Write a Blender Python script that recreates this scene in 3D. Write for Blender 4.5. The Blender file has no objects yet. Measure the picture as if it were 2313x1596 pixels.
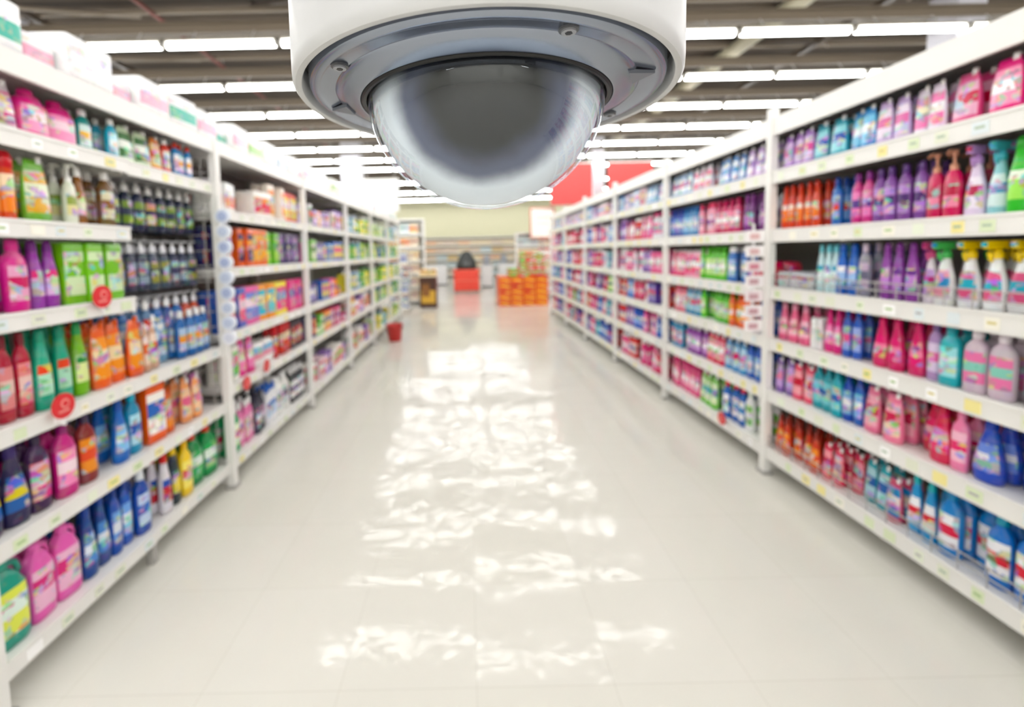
import bpy, math, random, colorsys
import numpy as np
from mathutils import Matrix, Vector
random.seed(11)
S = bpy.context.scene
S.view_settings.view_transform = 'Standard'
S.view_settings.look = 'None'
S.view_settings.exposure = 0.0

# ------------------------------------------------------------------ helpers
def hexc(h, a=1.0):
    h = h.lstrip('#')
    o = []
    for i in (0, 2, 4):
        c = int(h[i:i+2], 16)/255
        o.append(c/12.92 if c <= 0.04045 else ((c+0.055)/1.055)**2.4)
    return (o[0], o[1], o[2], a)
def sat(c, k=1.25, v=1.0):
    h, s, vv = colorsys.rgb_to_hsv(*c[:3])
    r = colorsys.hsv_to_rgb(h, min(1, s*k), min(1, vv*v))
    return (r[0], r[1], r[2], c[3])

def new_mat(name):
    m = bpy.data.materials.new(name); m.use_nodes = True
    nt = m.node_tree
    b = nt.nodes['Principled BSDF']
    return m, nt, b

def simple_mat(name, col, rough=0.5, metal=0.0, noise=0.06, nscale=8.0, bump=0.0, coat=0.0):
    m, nt, b = new_mat(name)
    tc = nt.nodes.new('ShaderNodeTexCoord')
    n = nt.nodes.new('ShaderNodeTexNoise'); n.inputs['Scale'].default_value = nscale
    n.inputs['Detail'].default_value = 4
    nt.links.new(tc.outputs['Object'], n.inputs['Vector'])
    r = nt.nodes.new('ShaderNodeMapRange')
    r.inputs['To Min'].default_value = 1-noise; r.inputs['To Max'].default_value = 1+noise
    nt.links.new(n.outputs['Fac'], r.inputs['Value'])
    mx = nt.nodes.new('ShaderNodeVectorMath'); mx.operation = 'SCALE'
    mx.inputs[0].default_value = col[:3]
    nt.links.new(r.outputs['Result'], mx.inputs['Scale'])
    nt.links.new(mx.outputs['Vector'], b.inputs['Base Color'])
    b.inputs['Roughness'].default_value = rough
    b.inputs['Metallic'].default_value = metal
    b.inputs['Coat Weight'].default_value = coat
    if bump:
        bp = nt.nodes.new('ShaderNodeBump'); bp.inputs['Strength'].default_value = bump
        bp.inputs['Distance'].default_value = 0.01
        nt.links.new(n.outputs['Fac'], bp.inputs['Height'])
        nt.links.new(bp.outputs['Normal'], b.inputs['Normal'])
    return m

def attr_mat(name, rough=0.35, printed=True):
    m, nt, b = new_mat(name)
    at = nt.nodes.new('ShaderNodeAttribute'); at.attribute_name = 'Col'
    b.inputs['Roughness'].default_value = rough
    if not printed:
        nt.links.new(at.outputs['Color'], b.inputs['Base Color']); return m
    tc = nt.nodes.new('ShaderNodeTexCoord')
    mp = nt.nodes.new('ShaderNodeMapping'); mp.inputs['Scale'].default_value = (28, 28, 55)
    nt.links.new(tc.outputs['Object'], mp.inputs['Vector'])
    vo = nt.nodes.new('ShaderNodeTexVoronoi'); vo.inputs['Scale'].default_value = 1.0
    nt.links.new(mp.outputs['Vector'], vo.inputs['Vector'])
    hs = nt.nodes.new('ShaderNodeHueSaturation'); hs.inputs['Saturation'].default_value = 0.95
    hs.inputs['Value'].default_value = 0.85
    nt.links.new(vo.outputs['Color'], hs.inputs['Color'])
    no = nt.nodes.new('ShaderNodeTexNoise'); no.inputs['Scale'].default_value = 22
    nt.links.new(tc.outputs['Object'], no.inputs['Vector'])
    gt = nt.nodes.new('ShaderNodeMath'); gt.operation = 'GREATER_THAN'; gt.inputs[1].default_value = 0.52
    nt.links.new(no.outputs['Fac'], gt.inputs[0])
    inv = nt.nodes.new('ShaderNodeMath'); inv.operation = 'SUBTRACT'; inv.inputs[0].default_value = 1.0
    nt.links.new(at.outputs['Alpha'], inv.inputs[1])
    mu = nt.nodes.new('ShaderNodeMath'); mu.operation = 'MULTIPLY'
    nt.links.new(gt.outputs[0], mu.inputs[0]); nt.links.new(inv.outputs[0], mu.inputs[1])
    mx = nt.nodes.new('ShaderNodeMix'); mx.data_type = 'RGBA'
    nt.links.new(mu.outputs[0], mx.inputs['Factor'])
    nt.links.new(at.outputs['Color'], mx.inputs[6]); nt.links.new(hs.outputs['Color'], mx.inputs[7])
    nt.links.new(mx.outputs[2], b.inputs['Base Color'])
    return m

MAT_PROD = attr_mat('packaging_plastic', 0.30, True)
MAT_PAINT = attr_mat('painted_metal', 0.38, False)

# ------------------------------------------------------------------ mesh builder
class MB:
    def __init__(s):
        s.v = []; s.nv = 0; s.loops = []; s.cnt = []; s.col = []; s.sm = []
    def add(s, V, faces, cols, smooth=False):
        s.v.append(np.asarray(V, dtype=np.float64))
        for f, c in zip(faces, cols):
            s.loops.extend([i+s.nv for i in f]); s.cnt.append(len(f)); s.col.append(c); s.sm.append(smooth)
        s.nv += len(V)
    def box(s, x0, x1, y0, y1, z0, z1, c):
        V = [(x, y, z) for x in (x0, x1) for y in (y0, y1) for z in (z0, z1)]
        F = [(0, 1, 3, 2), (4, 6, 7, 5), (0, 4, 5, 1), (2, 3, 7, 6), (0, 2, 6, 4), (1, 5, 7, 3)]
        s.add(V, F, [c]*6)
    def rod(s, a, b, r, c, n=8):
        a = Vector(a); b = Vector(b); d = (b-a)
        q = d.to_track_quat('Z', 'Y').to_matrix()
        V = []
        for e in (a, b):
            for i in range(n):
                t = 2*math.pi*i/n
                V.append(tuple(e + q @ Vector((r*math.cos(t), r*math.sin(t), 0))))
        F = [(i, (i+1) % n, n+(i+1) % n, n+i) for i in range(n)]
        F += [tuple(reversed(range(n))), tuple(range(n, 2*n))]
        s.add(V, F, [c]*len(F), False)
    def disc(s, cx, cy, cz, r, th, axis, c, n=20):
        a = Vector((cx, cy, cz)); d = Vector(axis).normalized()*th/2
        s.rod(a-d, a+d, r, c, n)
    def tmpl(s, t, M, cols):
        V = t['v'] @ np.array(M.to_3x3()).T + np.array(M.translation)
        s.v.append(V)
        s.loops.extend((t['loops']+s.nv).tolist()); s.cnt.extend(t['cnt'])
        s.col.extend([cols[p] for p in t['part']]); s.sm.extend(t['sm'])
        s.nv += len(V)
    def obj(s, name, mat, parent=None):
        me = bpy.data.meshes.new(name)
        V = np.concatenate(s.v)
        me.vertices.add(len(V)); me.vertices.foreach_set('co', V.ravel())
        me.loops.add(len(s.loops)); me.loops.foreach_set('vertex_index', s.loops)
        cnt = np.array(s.cnt); st = np.concatenate([[0], np.cumsum(cnt)[:-1]])
        me.polygons.add(len(cnt)); me.polygons.foreach_set('loop_start', st)
        me.polygons.foreach_set('loop_total', cnt)
        me.update(calc_edges=True)
        me.polygons.foreach_set('use_smooth', s.sm)
        ca = me.color_attributes.new('Col', 'FLOAT_COLOR', 'CORNER')
        C = np.repeat(np.array(s.col, dtype=np.float32), cnt, axis=0)
        ca.data.foreach_set('color', C.ravel())
        me.materials.append(mat); me.validate()
        o = bpy.data.objects.new(name, me); S.collection.objects.link(o)
        if parent: o.parent = parent
        return o

# ------------------------------------------------------------------ product templates (front = -Y)
def lathe(profile, n=14, ex=2.4, label=55, closed=True):
    V = []; F = []; P = []; SM = []
    for row in profile:
        z, rx, ry = row[:3]
        xo = row[4] if len(row) > 4 else 0; yo = row[5] if len(row) > 5 else 0
        for i in range(n):
            t = 2*math.pi*(i+0.5)/n - math.pi/2
            c, s_ = math.cos(t), math.sin(t)
            x = math.copysign(abs(c)**(2/ex), c)*rx+xo; y = math.copysign(abs(s_)**(2/ex), s_)*ry+yo
            V.append((x, y, z))
    for k in range(len(profile)-1):
        p = profile[k][3]
        for i in range(n):
            j = (i+1) % n
            F.append((k*n+i, k*n+j, (k+1)*n+j, (k+1)*n+i))
            ang = math.degrees(2*math.pi*(i+1)/n)
            ang = min(ang, 360-ang)
            q = p
            if p in (2, 3) and ang > label: q = 0
            P.append(q); SM.append(True)
    F.append(tuple(reversed(range(n)))); P.append(profile[0][3] if profile[0][3] < 2 else 0); SM.append(False)
    m = (len(profile)-1)*n
    F.append(tuple(range(m, m+n))); P.append(profile[-1][3]); SM.append(False)
    return [V, F, P, SM]

def merge(*parts):
    V = []; F = []; P = []; SM = []
    for (v, f, p, s) in parts:
        o = len(V); V += list(v); F += [tuple(i+o for i in g) for g in f]; P += p; SM += s
    return [V, F, P, SM]

def boxpart(x0, x1, y0, y1, z0, z1, part, tx=0.0):
    V = [(x, y, z) for x in (x0, x1) for y in (y0, y1) for z in (z0, z1)]
    F = [(0, 1, 3, 2), (4, 6, 7, 5), (0, 4, 5, 1), (2, 3, 7, 6), (0, 2, 6, 4), (1, 5, 7, 3)]
    return [V, F, [part]*6, [False]*6]

def tubepart(pts, r, part, n=8):
    V = []; F = []
    for k, p in enumerate(pts):
        p = Vector(p)
        d = Vector(pts[min(k+1, len(pts)-1)]) - Vector(pts[max(k-1, 0)])
        q = d.to_track_quat('Z', 'Y').to_matrix()
        for i in range(n):
            t = 2*math.pi*i/n
            V.append(tuple(p+q @ Vector((r*math.cos(t), r*math.sin(t), 0))))
    for k in range(len(pts)-1):
        for i in range(n):
            j = (i+1) % n
            F.append((k*n+i, k*n+j, (k+1)*n+j, (k+1)*n+i))
    return [V, F, [part]*len(F), [True]*len(F)]

def fin(t, w, d, h):
    V, F, P, SM = t
    return dict(v=np.array(V), loops=np.array([i for f in F for i in f]), cnt=[len(f) for f in F],
                part=P, sm=SM, w=w, d=d, h=h)
T = {}
T['bottle'] = fin(lathe([(0, .036, .024, 0), (.008, .042, .029, 0), (.04, .043, .030, 2), (.085, .043, .030, 3), (.125, .043, .030, 2),
     (.165, .042, .029, 0), (.19, .036, .025, 0), (.21, .018, .018, 0), (.218, .014, .014, 1), (.220, .018, .018, 1), (.255, .016, .016, 1), (.258, .012, .012, 1)]), .09, .062, .258)
T['drop'] = fin(lathe([(0, .044, .030, 0), (.01, .05, .034, 0), (.05, .054, .037, 2), (.09, .050, .034, 3), (.12, .044, .031, 2),
     (.16, .034, .026, 0), (.20, .024, .02, 0), (.218, .018, .018, 1), (.222, .021, .021, 1), (.262, .016, .016, 1), (.265, .01, .01, 1)]), .112, .076, .265)
T['slim'] = fin(lathe([(0, .028, .022, 0), (.01, .032, .026, 0), (.05, .033, .027, 2), (.12, .032, .026, 3), (.15, .028, .024, 0),
     (.19, .020, .018, 0), (.22, .015, .014, 0), (.222, .017, .016, 1), (.25, .015, .014, 1), (.268, .009, .009, 1)]), .07, .056, .268)
T['jug'] = fin(merge(lathe([(0, .072, .05, 0), (.012, .08, .056, 0), (.04, .081, .057, 2), (.10, .081, .057, 3), (.15, .081, .057, 2), (.18, .078, .054, 0),
     (.215, .055, .042, 0), (.235, .028, .026, 0), (.238, .022, .022, 1), (.24, .026, .026, 1), (.268, .024, .024, 1)], ex=3.6, n=16),
     tubepart([(.072, 0, .17), (.078, 0, .205), (.066, 0, .235), (.04, 0, .245), (.02, 0, .228)], .011, 0)), .17, .12, .268)
T['spray'] = fin(merge(lathe([(0, .036, .024, 0), (.008, .041, .028, 0), (.03, .042, .029, 2), (.075, .041, .028, 3), (.11, .036, .026, 2), (.14, .026, .021, 0),
     (.175, .017, .016, 0), (.185, .014, .014, 1), (.187, .018, .018, 1), (.21, .017, .017, 1), (.212, .012, .012, 1), (.225, .012, .012, 1)]),
     boxpart(-.012, .012, -.05, .026, .222, .25, 1), boxpart(-.008, .008, -.060, -.048, .230, .245, 3),
     tubepart([(0, -.030, .224), (0, -.036, .205), (0, -.030, .185), (0, -.022, .178)], .006, 1)), .092, .085, .25)
T['pouch'] = fin(merge(lathe([(0, .046, .028, 0), (.008, .053, .031, 0), (.035, .056, .031, 2), (.09, .055, .026, 3), (.14, .052, .018, 2), (.185, .046, .010, 0),
     (.205, .040, .003, 0), (.225, .037, .002, 0)], ex=2.5), lathe([(.212, .011, .011, 1, .022, 0), (.238, .010, .010, 1, .024, 0)], n=8)), .116, .06, .238)
T['box'] = fin(lathe([(0, .046, .028, 0), (.003, .048, .03, 0), (.03, .048, .03, 2), (.09, .048, .03, 3), (.14, .048, .03, 2), (.17, .048, .03, 0),
     (.197, .048, .03, 0), (.20, .046, .028, 0)], ex=14, n=16, label=46), .10, .064, .20)
T['can'] = fin(lathe([(0, .026, .026, 1), (.005, .030, .030, 0), (.03, .030, .030, 2), (.10, .030, .030, 3), (.15, .030, .030, 0), (.17, .026, .026, 1),
     (.173, .029, .029, 1), (.20, .029, .029, 1), (.222, .022, .022, 1), (.226, .012, .012, 1)], ex=2.0, label=90), .064, .064, .226)
T['pump'] = fin(merge(lathe([(0, .034, .024, 0), (.008, .040, .028, 0), (.04, .041, .029, 2), (.08, .041, .029, 3), (.12, .040, .028, 0), (.155, .032, .024, 0),
     (.17, .016, .016, 1), (.19, .016, .016, 1), (.192, .006, .006, 1), (.225, .006, .006, 1), (.228, .015, .015, 1), (.24, .013, .013, 1)]),
     tubepart([(0, 0, .234), (0, -.03, .236), (0, -.045, .226)], .006, 1)), .09, .062, .24)
T['pack'] = fin(lathe([(0, .085, .055, 0), (.02, .10, .066, 0), (.05, .103, .068, 2), (.09, .103, .068, 3), (.13, .10, .066, 0), (.15, .085, .055, 0), (.156, .05, .03, 0)], ex=5, n=16, label=46), .21, .138, .156)
T['carton'] = fin(lathe([(0, .098, .075, 0), (.004, .102, .078, 0), (.03, .102, .078, 2), (.09, .102, .078, 3), (.12, .102, .078, 0), (.15, .102, .078, 0), (.155, .098, .074, 0)], ex=12, n=16, label=46), .21, .158, .155)
T['flatpack'] = fin(lathe([(0, .058, .05, 0), (.004, .062, .053, 0), (.02, .062, .053, 2), (.06, .062, .053, 3), (.08, .062, .053, 0), (.10, .060, .05, 0)], ex=9, n=16, label=50), .13, .108, .10)

def product(mb, tname, side, x_depth, y, z, cols, sc=1.0, jit=0.0, hs=1.0):
    t = T[tname]
    rz = (math.pi/2 if side < 0 else -math.pi/2) + random.uniform(-jit, jit)
    M = Matrix.Translation((x_depth, y, z)) @ Matrix.Rotation(rz, 4, 'Z') @ Matrix.Diagonal((sc, sc, sc*hs, 1))
    mb.tmpl(t, M, cols)

def C4(spec):
    b, c, l, a = spec.split()
    return [sat(hexc(b, .92), 1.12, .97), sat(hexc(c), 1.1), sat(hexc(l, .35), 1.2, .97), sat(hexc(a, .2), 1.12, .95)]

def fill(mb, side, xf, ya, yb, z, groups, deep=2, maxh=.27):
    y = ya
    for g in groups:
        ye, tn, spec = g[:3]; sc = (g[3] if len(g) > 3 else 1.0)*(.93 if side < 0 else .86)
        t = T[tn]
        ye = min(ye, yb)
        w = t['w']*sc + .001
        if ye - y < w*0.6: continue
        n = max(1, int(round((ye-y)/w+.15))); step = (ye-y)/n
        hs = min(1.22, maxh/(t['h']*sc))
        base = C4(spec)
        for i in range(n):
            gap_front = random.choice([0, 0, 0, 0, 0, 0, 1])
            for k in range(gap_front, deep):
                f = random.uniform(.9, 1.08)
                cols = [tuple([min(1, q*f) for q in c[:3]]+[c[3]]) for c in base]
                s2 = sc*min(1.0, (step-.001)/(t['w']*sc))
                xd = xf + side*(.03 + t['d']*sc/2 + k*(t['d']*sc+.008)+random.uniform(0, .018))
                product(mb, tn, side, xd, y+step*(i+.5)+random.uniform(-.004, .004), z, cols, s2, .14, hs*sc/s2 if s2 > 0 else 1)
        y = ye

def randgroups(ya, yb, palette, kinds, lo=.11, hi=.28):
    g = []; y = ya
    while y < yb-.05:
        e = y+random.uniform(lo, hi)
        if yb-e < .12: e = yb
        g.append((e, random.choice(kinds), random.choice(palette), random.uniform(.82, 1.02)))
        y = e
    return g

WHITE = hexc('#e9e8e4'); OFF = hexc('#dcdbd6'); GREY = hexc('#a9a7a3'); DARK = hexc('#4a4a4c')
def price_rail(mb, side, xf, ya, yb, z, h):
    y = ya+random.uniform(.04, .1)
    while y < yb-.06:
        c = random.choice(['#e9f0dc', '#dce8c4', '#f6f3e6', '#f2e69a', '#ffffff', '#dfe9ec', '#e4e8d4'])
        w = random.uniform(.035, .055)
        mb.box(min(xf, xf-side*.003), max(xf, xf-side*.003), y, y+w, z-h*.82, z-h*.2, hexc(c))
        if random.random() < .7:
            mb.box(min(xf-side*.003, xf-side*.004), max(xf-side*.003, xf-side*.004), y+w*.2, y+w*.8, z-h*.55, z-h*.42, hexc(random.choice(['#9fc07a', '#b0b0b0', '#d4c87a', '#a8bca4'])))
        y += random.uniform(.09, .17)

def shelf(mb, side, xf, ya, yb, z, depth=.42, h=.055):
    xb = xf+side*depth
    a, b = sorted((xf, xb))
    mb.box(a, b, ya, yb, z-.022, z, WHITE)
    f0, f1 = sorted((xf, xf+side*.012))
    mb.box(f0, f1, ya, yb, z-h, z-.022, WHITE)
    f0, f1 = sorted((xf-side*.004, xf+side*.006))
    mb.box(f0, f1, ya, yb, z-.006, z+.006, WHITE)
    price_rail(mb, side, xf, ya, yb, z, h)
    for yy in (ya+.03, yb-.03):
        f0, f1 = sorted((xf+side*.05, xb))
        mb.box(f0, f1, yy-.004, yy+.004, z-.055, z-.022, OFF)

def frame(mb, side, xf, posts, top, ptop):
    xb = xf+side*.5
    for y in posts:
        a, b = sorted((xf-side*.012, xf+side*.03))
        mb.box(a, b, y-.022, y+.022, .02, ptop, WHITE)
        mb.box(a-.01, b+.01, y-.035, y+.035, 0, .02, GREY)
        a, b = sorted((xb-side*.05, xb))
        mb.box(a, b, y-.022, y+.022, 0, ptop, OFF)
        a, b = sorted((xf+side*.03, xb))
        mb.box(a, b, y-.006, y+.006, ptop-.1, ptop-.04, OFF)
        mb.box(a, b, y-.010, y+.010, .03, .09, OFF)
    y0, y1 = posts[0], posts[-1]
    a, b = sorted((xb, xb+side*.02))
    mb.box(a, b, y0, y1, .04, top, hexc('#8a8884'))
    a, b = sorted((xf+side*.30, xf+side*.32))
    mb.box(a, b, y0, y1, 0, .08, hexc('#77756f'))

# ================================================================== LEFT GONDOLA
XL = -1.47; XR = 1.82
Lp = [1.27, 2.65, 4.05, 5.45, 6.85, 8.25, 9.65]
Rp = [-.12, 1.28, 2.68, 4.08, 5.48, 6.88, 8.28, 9.68]
gl = MB()
frame(gl, -1, XL, Lp, 2.10, 2.104)
gl.box(XL-.5, XL, Lp[0], Lp[-1], 2.085, 2.105, WHITE)
gl.box(XL-.012, XL+.004, Lp[0], Lp[-1], 2.03, 2.108, WHITE)
rowsN = [.16, .54, .89, 1.25, 1.555, 1.85]
for z in rowsN:
    if z in (1.25, 1.555):
        shelf(gl, -1, XL, 1.295, 1.95, z)
    else:
        shelf(gl, -1, XL, 1.295, 1.97, z); shelf(gl, -1, XL-.012, 1.975, 2.625, z-.004)
gl.box(XL-.05, XL-.02, 1.965, 1.995, 0, .12, GREY)
gl.rod((XL-.035, 1.98, .0), (XL-.035, 1.98, .1), .018, GREY)
rowsL = [.16, .62, .95, 1.35, 1.70]
for b in range(1, 6):
    for z in rowsL:
        shelf(gl, -1, XL, Lp[b]+.024, Lp[b+1]-.024, z)
for z in [.2+.09*i for i in range(21)]:
    gl.rod((XL-.03, 2.60, z), (XL-.46, 2.60, z), .003, GREY, 6)
for x in [XL-.06-.08*i for i in range(6)]:
    gl.rod((x, 2.60, .2), (x, 2.60, 2.0), .003, GREY, 6)
hooks = []
for zz in (1.79, 1.50, 1.22):
    gl.box(XL-.49, XL-.475, 1.98, 2.60, zz-.01, zz+.01, GREY)
    for i in range(8):
        yy = 2.02+i*.078
        gl.rod((XL-.48, yy, zz), (XL-.10, yy, zz+.01), .004, hexc('#c9c9cc'), 6)
        hooks.append((yy, zz))
gl.obj('gondola_shelving', MAT_PAINT)

pl = MB()
G = {
1.85: [(1.45,'pouch','#e8734a #ffffff #f4e9df #d8402a'),(1.55,'pouch','#c9c2c6 #ffffff #d34a8a #ffffff'),(1.80,'jug','#e0428c #e0428c #f2a6c8 #f6d9e4',.98),(1.87,'bottle','#2f8f8a #ffffff #d8efe9 #f3c04a'),(1.93,'slim','#5fbf3a #3f9f2a #e7f4c9 #2f8a2a'),(1.99,'bottle','#2aa3c4 #ffffff #bfe8f2 #e9f7fa'),
       (2.20,'pouch','#d6e8c8 #ffffff #3d6b3a #f0f4ea',.9),(2.27,'pouch','#e58a3c #ffffff #f4d9a0 #c94a2a',.85),(2.35,'bottle','#d5463a #ffffff #f4f0ec #2a5fb0',.75),(2.50,'bottle','#2f7fb8 #e04a3a #eef2f6 #e8a83a',.75),(2.625,'bottle','#7a4a9a #ffffff #f0e8f4 #c43a6a',.75)],
1.555:[(1.42,'bottle','#2fa7a0 #ffffff #e8f4ee #d83a3a'),(1.53,'can','#d4512e #c8202a #f08a3a #f7e0c0',1.1),(1.64,'pouch','#7ab84a #ffffff #e4b04a #e8f0d0',.9),(1.76,'pump','#d8dccb #f4f4f0 #d9d2a0 #8a9a4a',.9),(1.86,'slim','#8a5a2a #f7f7f5 #e6e2cc #a86a2a',.95),(1.95,'bottle','#6a4a24 #f7f7f5 #dcd6b8 #8a5a2a',.9)],
1.25: [(1.44,'pouch','#2f9fb8 #ffffff #e85a6a #bfe4ee'),(1.54,'bottle','#e0509a #e0509a #f2b6d4 #d82a6a'),(1.66,'slim','#9a4aa8 #7a3a8a #e4c0e8 #e44a8a',1.05),(1.95,'box','#7cc43a #ffffff #d8ecc4 #7cc43a',1.05)],
.89:  [(1.40,'slim','#8a2438 #d8402e #e6d2c4 #c02a3a'),(1.52,'bottle','#b43a4a #7a1a2a #e8a0a0 #f2d0c8'),(1.68,'slim','#3aa88a #2a8f74 #b8e6cc #e8543a',1.05),(1.76,'slim','#7ab83e #3a9a5a #e4f0b0 #2a8a4a'),(2.04,'pouch','#f0662a #f0662a #f8a04a #f7e2b8',1.0),(2.16,'pouch','#c8a088 #ffffff #e8d4c4 #e06a3a',.8),(2.30,'bottle','#7fa8c8 #ffffff #d8e6f0 #3a6ab0',.85),(2.625,'bottle','#3a6aa8 #e8e8e8 #b8cce4 #f0a04a',.85)],
.54:  [(1.48,'drop','#2a2450 #3a2a6a #3a6ab0 #e8d84a',1.0),(1.56,'bottle','#3c1e48 #2a1a3a #d84a8a #f4c0d8'),(1.67,'bottle','#c84a8a #8a2a6a #f4a0c8 #f7e0e8'),(1.75,'bottle','#8a3a3a #3a2a4a #f09a4a #e8502a'),(1.92,'drop','#2a6ac0 #2a5ab0 #9ac8f0 #e8f2fa',.9),(2.02,'bottle','#2a90b8 #3ab0d0 #bfe4f0 #2a5ab0'),(2.16,'box','#e8622e #e8622e #f4f0ea #3a6ab8',1.25),(2.30,'pouch','#e0642e #e0642e #f09a5a #c83a1a',.8),(2.46,'pouch','#f0a878 #ffffff #f4d0b0 #e87a9a',.85),(2.625,'pouch','#c878b8 #ffffff #f0a8d0 #7a4aa8',.85)],
.16:  [(1.44,'jug','#1f9a84 #1f9a84 #e0e87a #e4f4ea',.95),(1.65,'jug','#f07ac0 #f07ac0 #f7c8e0 #e04a8a',.9),(1.80,'drop','#23488e #2a4a9a #6a94d0 #dfe8f4',1.0),(1.92,'bottle','#2a58b4 #203f90 #8ab0e8 #e8eef8',1.0),(2.02,'bottle','#2a50a8 #e8eef4 #c8d8f0 #3a70c8',1.0),(2.16,'slim','#e8e4ea #d83a3a #c82a3a #3a5ab0',1.0),(2.25,'slim','#26343a #f0cc2a #f2d83a #3a3a3a',1.05),(2.34,'bottle','#f0cc2a #e8b81a #f7e890 #d8402a',1.0),(2.625,'jug','#1f8a4a #e23a2a #2fa85a #e8f4ea',.92)],
}
maxh = {1.85:.175, 1.555:.235, 1.25:.245, .89:.29, .54:.28, .16:.31}
for z, g in G.items():
    yb = 1.94 if z in (1.25, 1.555) else 2.585
    fill(pl, -1, XL, 1.30, yb, z+.001, g, 3, maxh[z])
pl.obj('household_cleaner_bottles', MAT_PROD)

ph = MB()
for (yy, zz) in hooks:
    if zz > 1.7: spec = random.choice(['#1e2440 #f2f2f2 #6f8a3a #24304a', '#20284a #f2f2f2 #24304a #d8dce8', '#1c2038 #f2f2f2 #c8a83a #20284a'])
    elif zz > 1.4: spec = random.choice(['#3a4a5a #e8e8ee #8a8a4a #2a3450', '#4a5a70 #f2f2f2 #2a3450 #b8c0cc', '#2a3048 #e8e8ee #8a9aa8 #3a3a5a'])
    else: spec = random.choice(['#c8502e #e8e8ee #e08a4a #3a5a9a', '#3a6aa8 #e8e8ee #8ab0d8 #f0f0f0', '#5a7aa0 #f2f2f2 #c84a3a #e0e4ea', '#2a4a8a #f2f2f2 #3a6ab0 #e8c84a'])
    for k in range(3):
        x = XL-.13-.1*k
        product(ph, 'bottle', -1, x, yy, zz-.235, C4(spec), .80, .1, 1.05)
        ph.rod((x, yy, zz-.028), (x, yy, zz-.002), .006, hexc('#f0f0f0'), 6)
ph.obj('hanging_refill_bottles', MAT_PROD)

PAL_BOXL = ['#2a2f6a #ffffff #f08a3a #d84a2a','#f07a3a #ffffff #f8c04a #3a3a8a','#7ac05a #ffffff #e8f0d0 #3a8a4a','#4a3a7a #ffffff #9a8ad0 #f0f0f0','#3a6ac0 #ffffff #f0d84a #e84a8a','#e85a9a #ffffff #f8c8dc #3a4aa0','#c83a6a #ffffff #f4d0d8 #5a3a8a','#8ab0e0 #ffffff #f7e46a #3a6ab0']
PAL_PKGL = ['#f2eee8 #ffffff #e8502a #f0a03a','#f4f0ea #ffffff #d83a4a #8ac04a','#f4f4f4 #ffffff #3a8a5a #e8642a','#f4d8e0 #ffffff #e84a7a #f8f8f8','#e8641e #ffffff #f8c84a #ffffff','#8a6ab0 #ffffff #e8d0f0 #f07a3a']
PAL_GREEN = ['#8ac83a #ffffff #f0e84a #3a9a3a','#f4e43a #3a9a4a #f8f4a0 #4aa83a','#e8f0e0 #ffffff #5ab84a #f0d83a','#3aa84a #f4f4f4 #c8e89a #e8e03a','#6ab0c8 #ffffff #e8f4f4 #3a8a5a','#3a7ab0 #ffffff #e8e04a #e8f0f0']
pf = MB()
b2 = {
.16:[(2.85,'bottle','#3aa86a #ffffff #e8f4d8 #d84a6a'),(3.05,'bottle','#e88ab8 #ffffff #f4c8dc #b83a8a'),(3.22,'bottle','#2a2a3c #2a2a3c #5a3a6a #e8e8f0'),(3.42,'slim','#f0f0f4 #3a6ac0 #c8d8f0 #3a70c0',1.05),(3.7,'jug','#f0f0ec #ffffff #d8dce0 #3a3a4a'),(4.03,'bottle','#2c2c34 #e8e8e8 #f0f0f0 #5a5a7a')],
.62:[(2.88,'box','#f0f0e8 #ffffff #5ac03a #e84a8a',1.0),(3.1,'pouch','#e85a9a #ffffff #f7a0c8 #f8f8f8'),(3.42,'pack','#f2f0ee #ffffff #e0a0b0 #8ac0e0'),(3.75,'can','#b82a30 #c82a30 #d84a3a #f0e0c0'),(4.03,'bottle','#3a3038 #2a2028 #c83a3a #e8dcd0')],
.95:[(3.0,'box','#4a6ab8 #ffffff #e84a8a #f4c8d8',1.15),(3.2,'box','#e878b0 #ffffff #8a9ad8 #f4e0ec',1.15),(3.45,'box','#f0a04a #ffffff #5ac0d8 #f4e890',1.15),(3.7,'box','#f2e25a #ffffff #e86a9a #5a9ad0',1.15),(4.03,'box','#e83a8a #ffffff #f07ab0 #6a4aa8',1.15)],
1.35:[(2.95,'box','#2c2a5c #ffffff #e8643a #3a3a7a',1.15),(3.15,'box','#e8622a #ffffff #2a2a5a #f0a03a',1.15),(3.35,'box','#f07a3a #ffffff #f4b04a #f07a3a',1.15),(3.6,'box','#7ac84a #ffffff #b8e07a #4aa04a',1.1),(4.03,'box','#4a3a6a #ffffff #8a6aa8 #2a2a5a',1.1)],
1.70:[(3.0,'carton','#f4f4f2 #ffffff #e85a2a #f0f0f0',1.1),(3.45,'carton','#f4f0ea #ffffff #d8303a #e8862a',1.1),(3.75,'box','#f0e4d8 #ffffff #e88a3a #e8e8e0',1.2),(4.03,'box','#e84a3a #ffffff #f4d84a #f4f4f0',1.1)],
}
for z, g in b2.items():
    fill(pf, -1, XL, 2.68, 4.02, z+.001, g, 2, .29)
for bi in range(2, 6):
    for z in rowsL:
        if bi == 2:
            pal = PAL_BOXL if z > .3 and z < 1.6 else PAL_PKGL; kinds = ['box', 'box', 'flatpack'] if z != 1.70 else ['box', 'carton']
        else:
            pal = PAL_GREEN if random.random() < .75 else PAL_PKGL; kinds = ['box', 'pouch', 'pack', 'bottle']
        fill(pf, -1, XL, Lp[bi]+.03, Lp[bi+1]-.03, z+.001, randgroups(Lp[bi]+.03, Lp[bi+1]-.03, pal, kinds), 2, .265)
pf.obj('boxed_grocery_packages', MAT_PROD)

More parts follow.
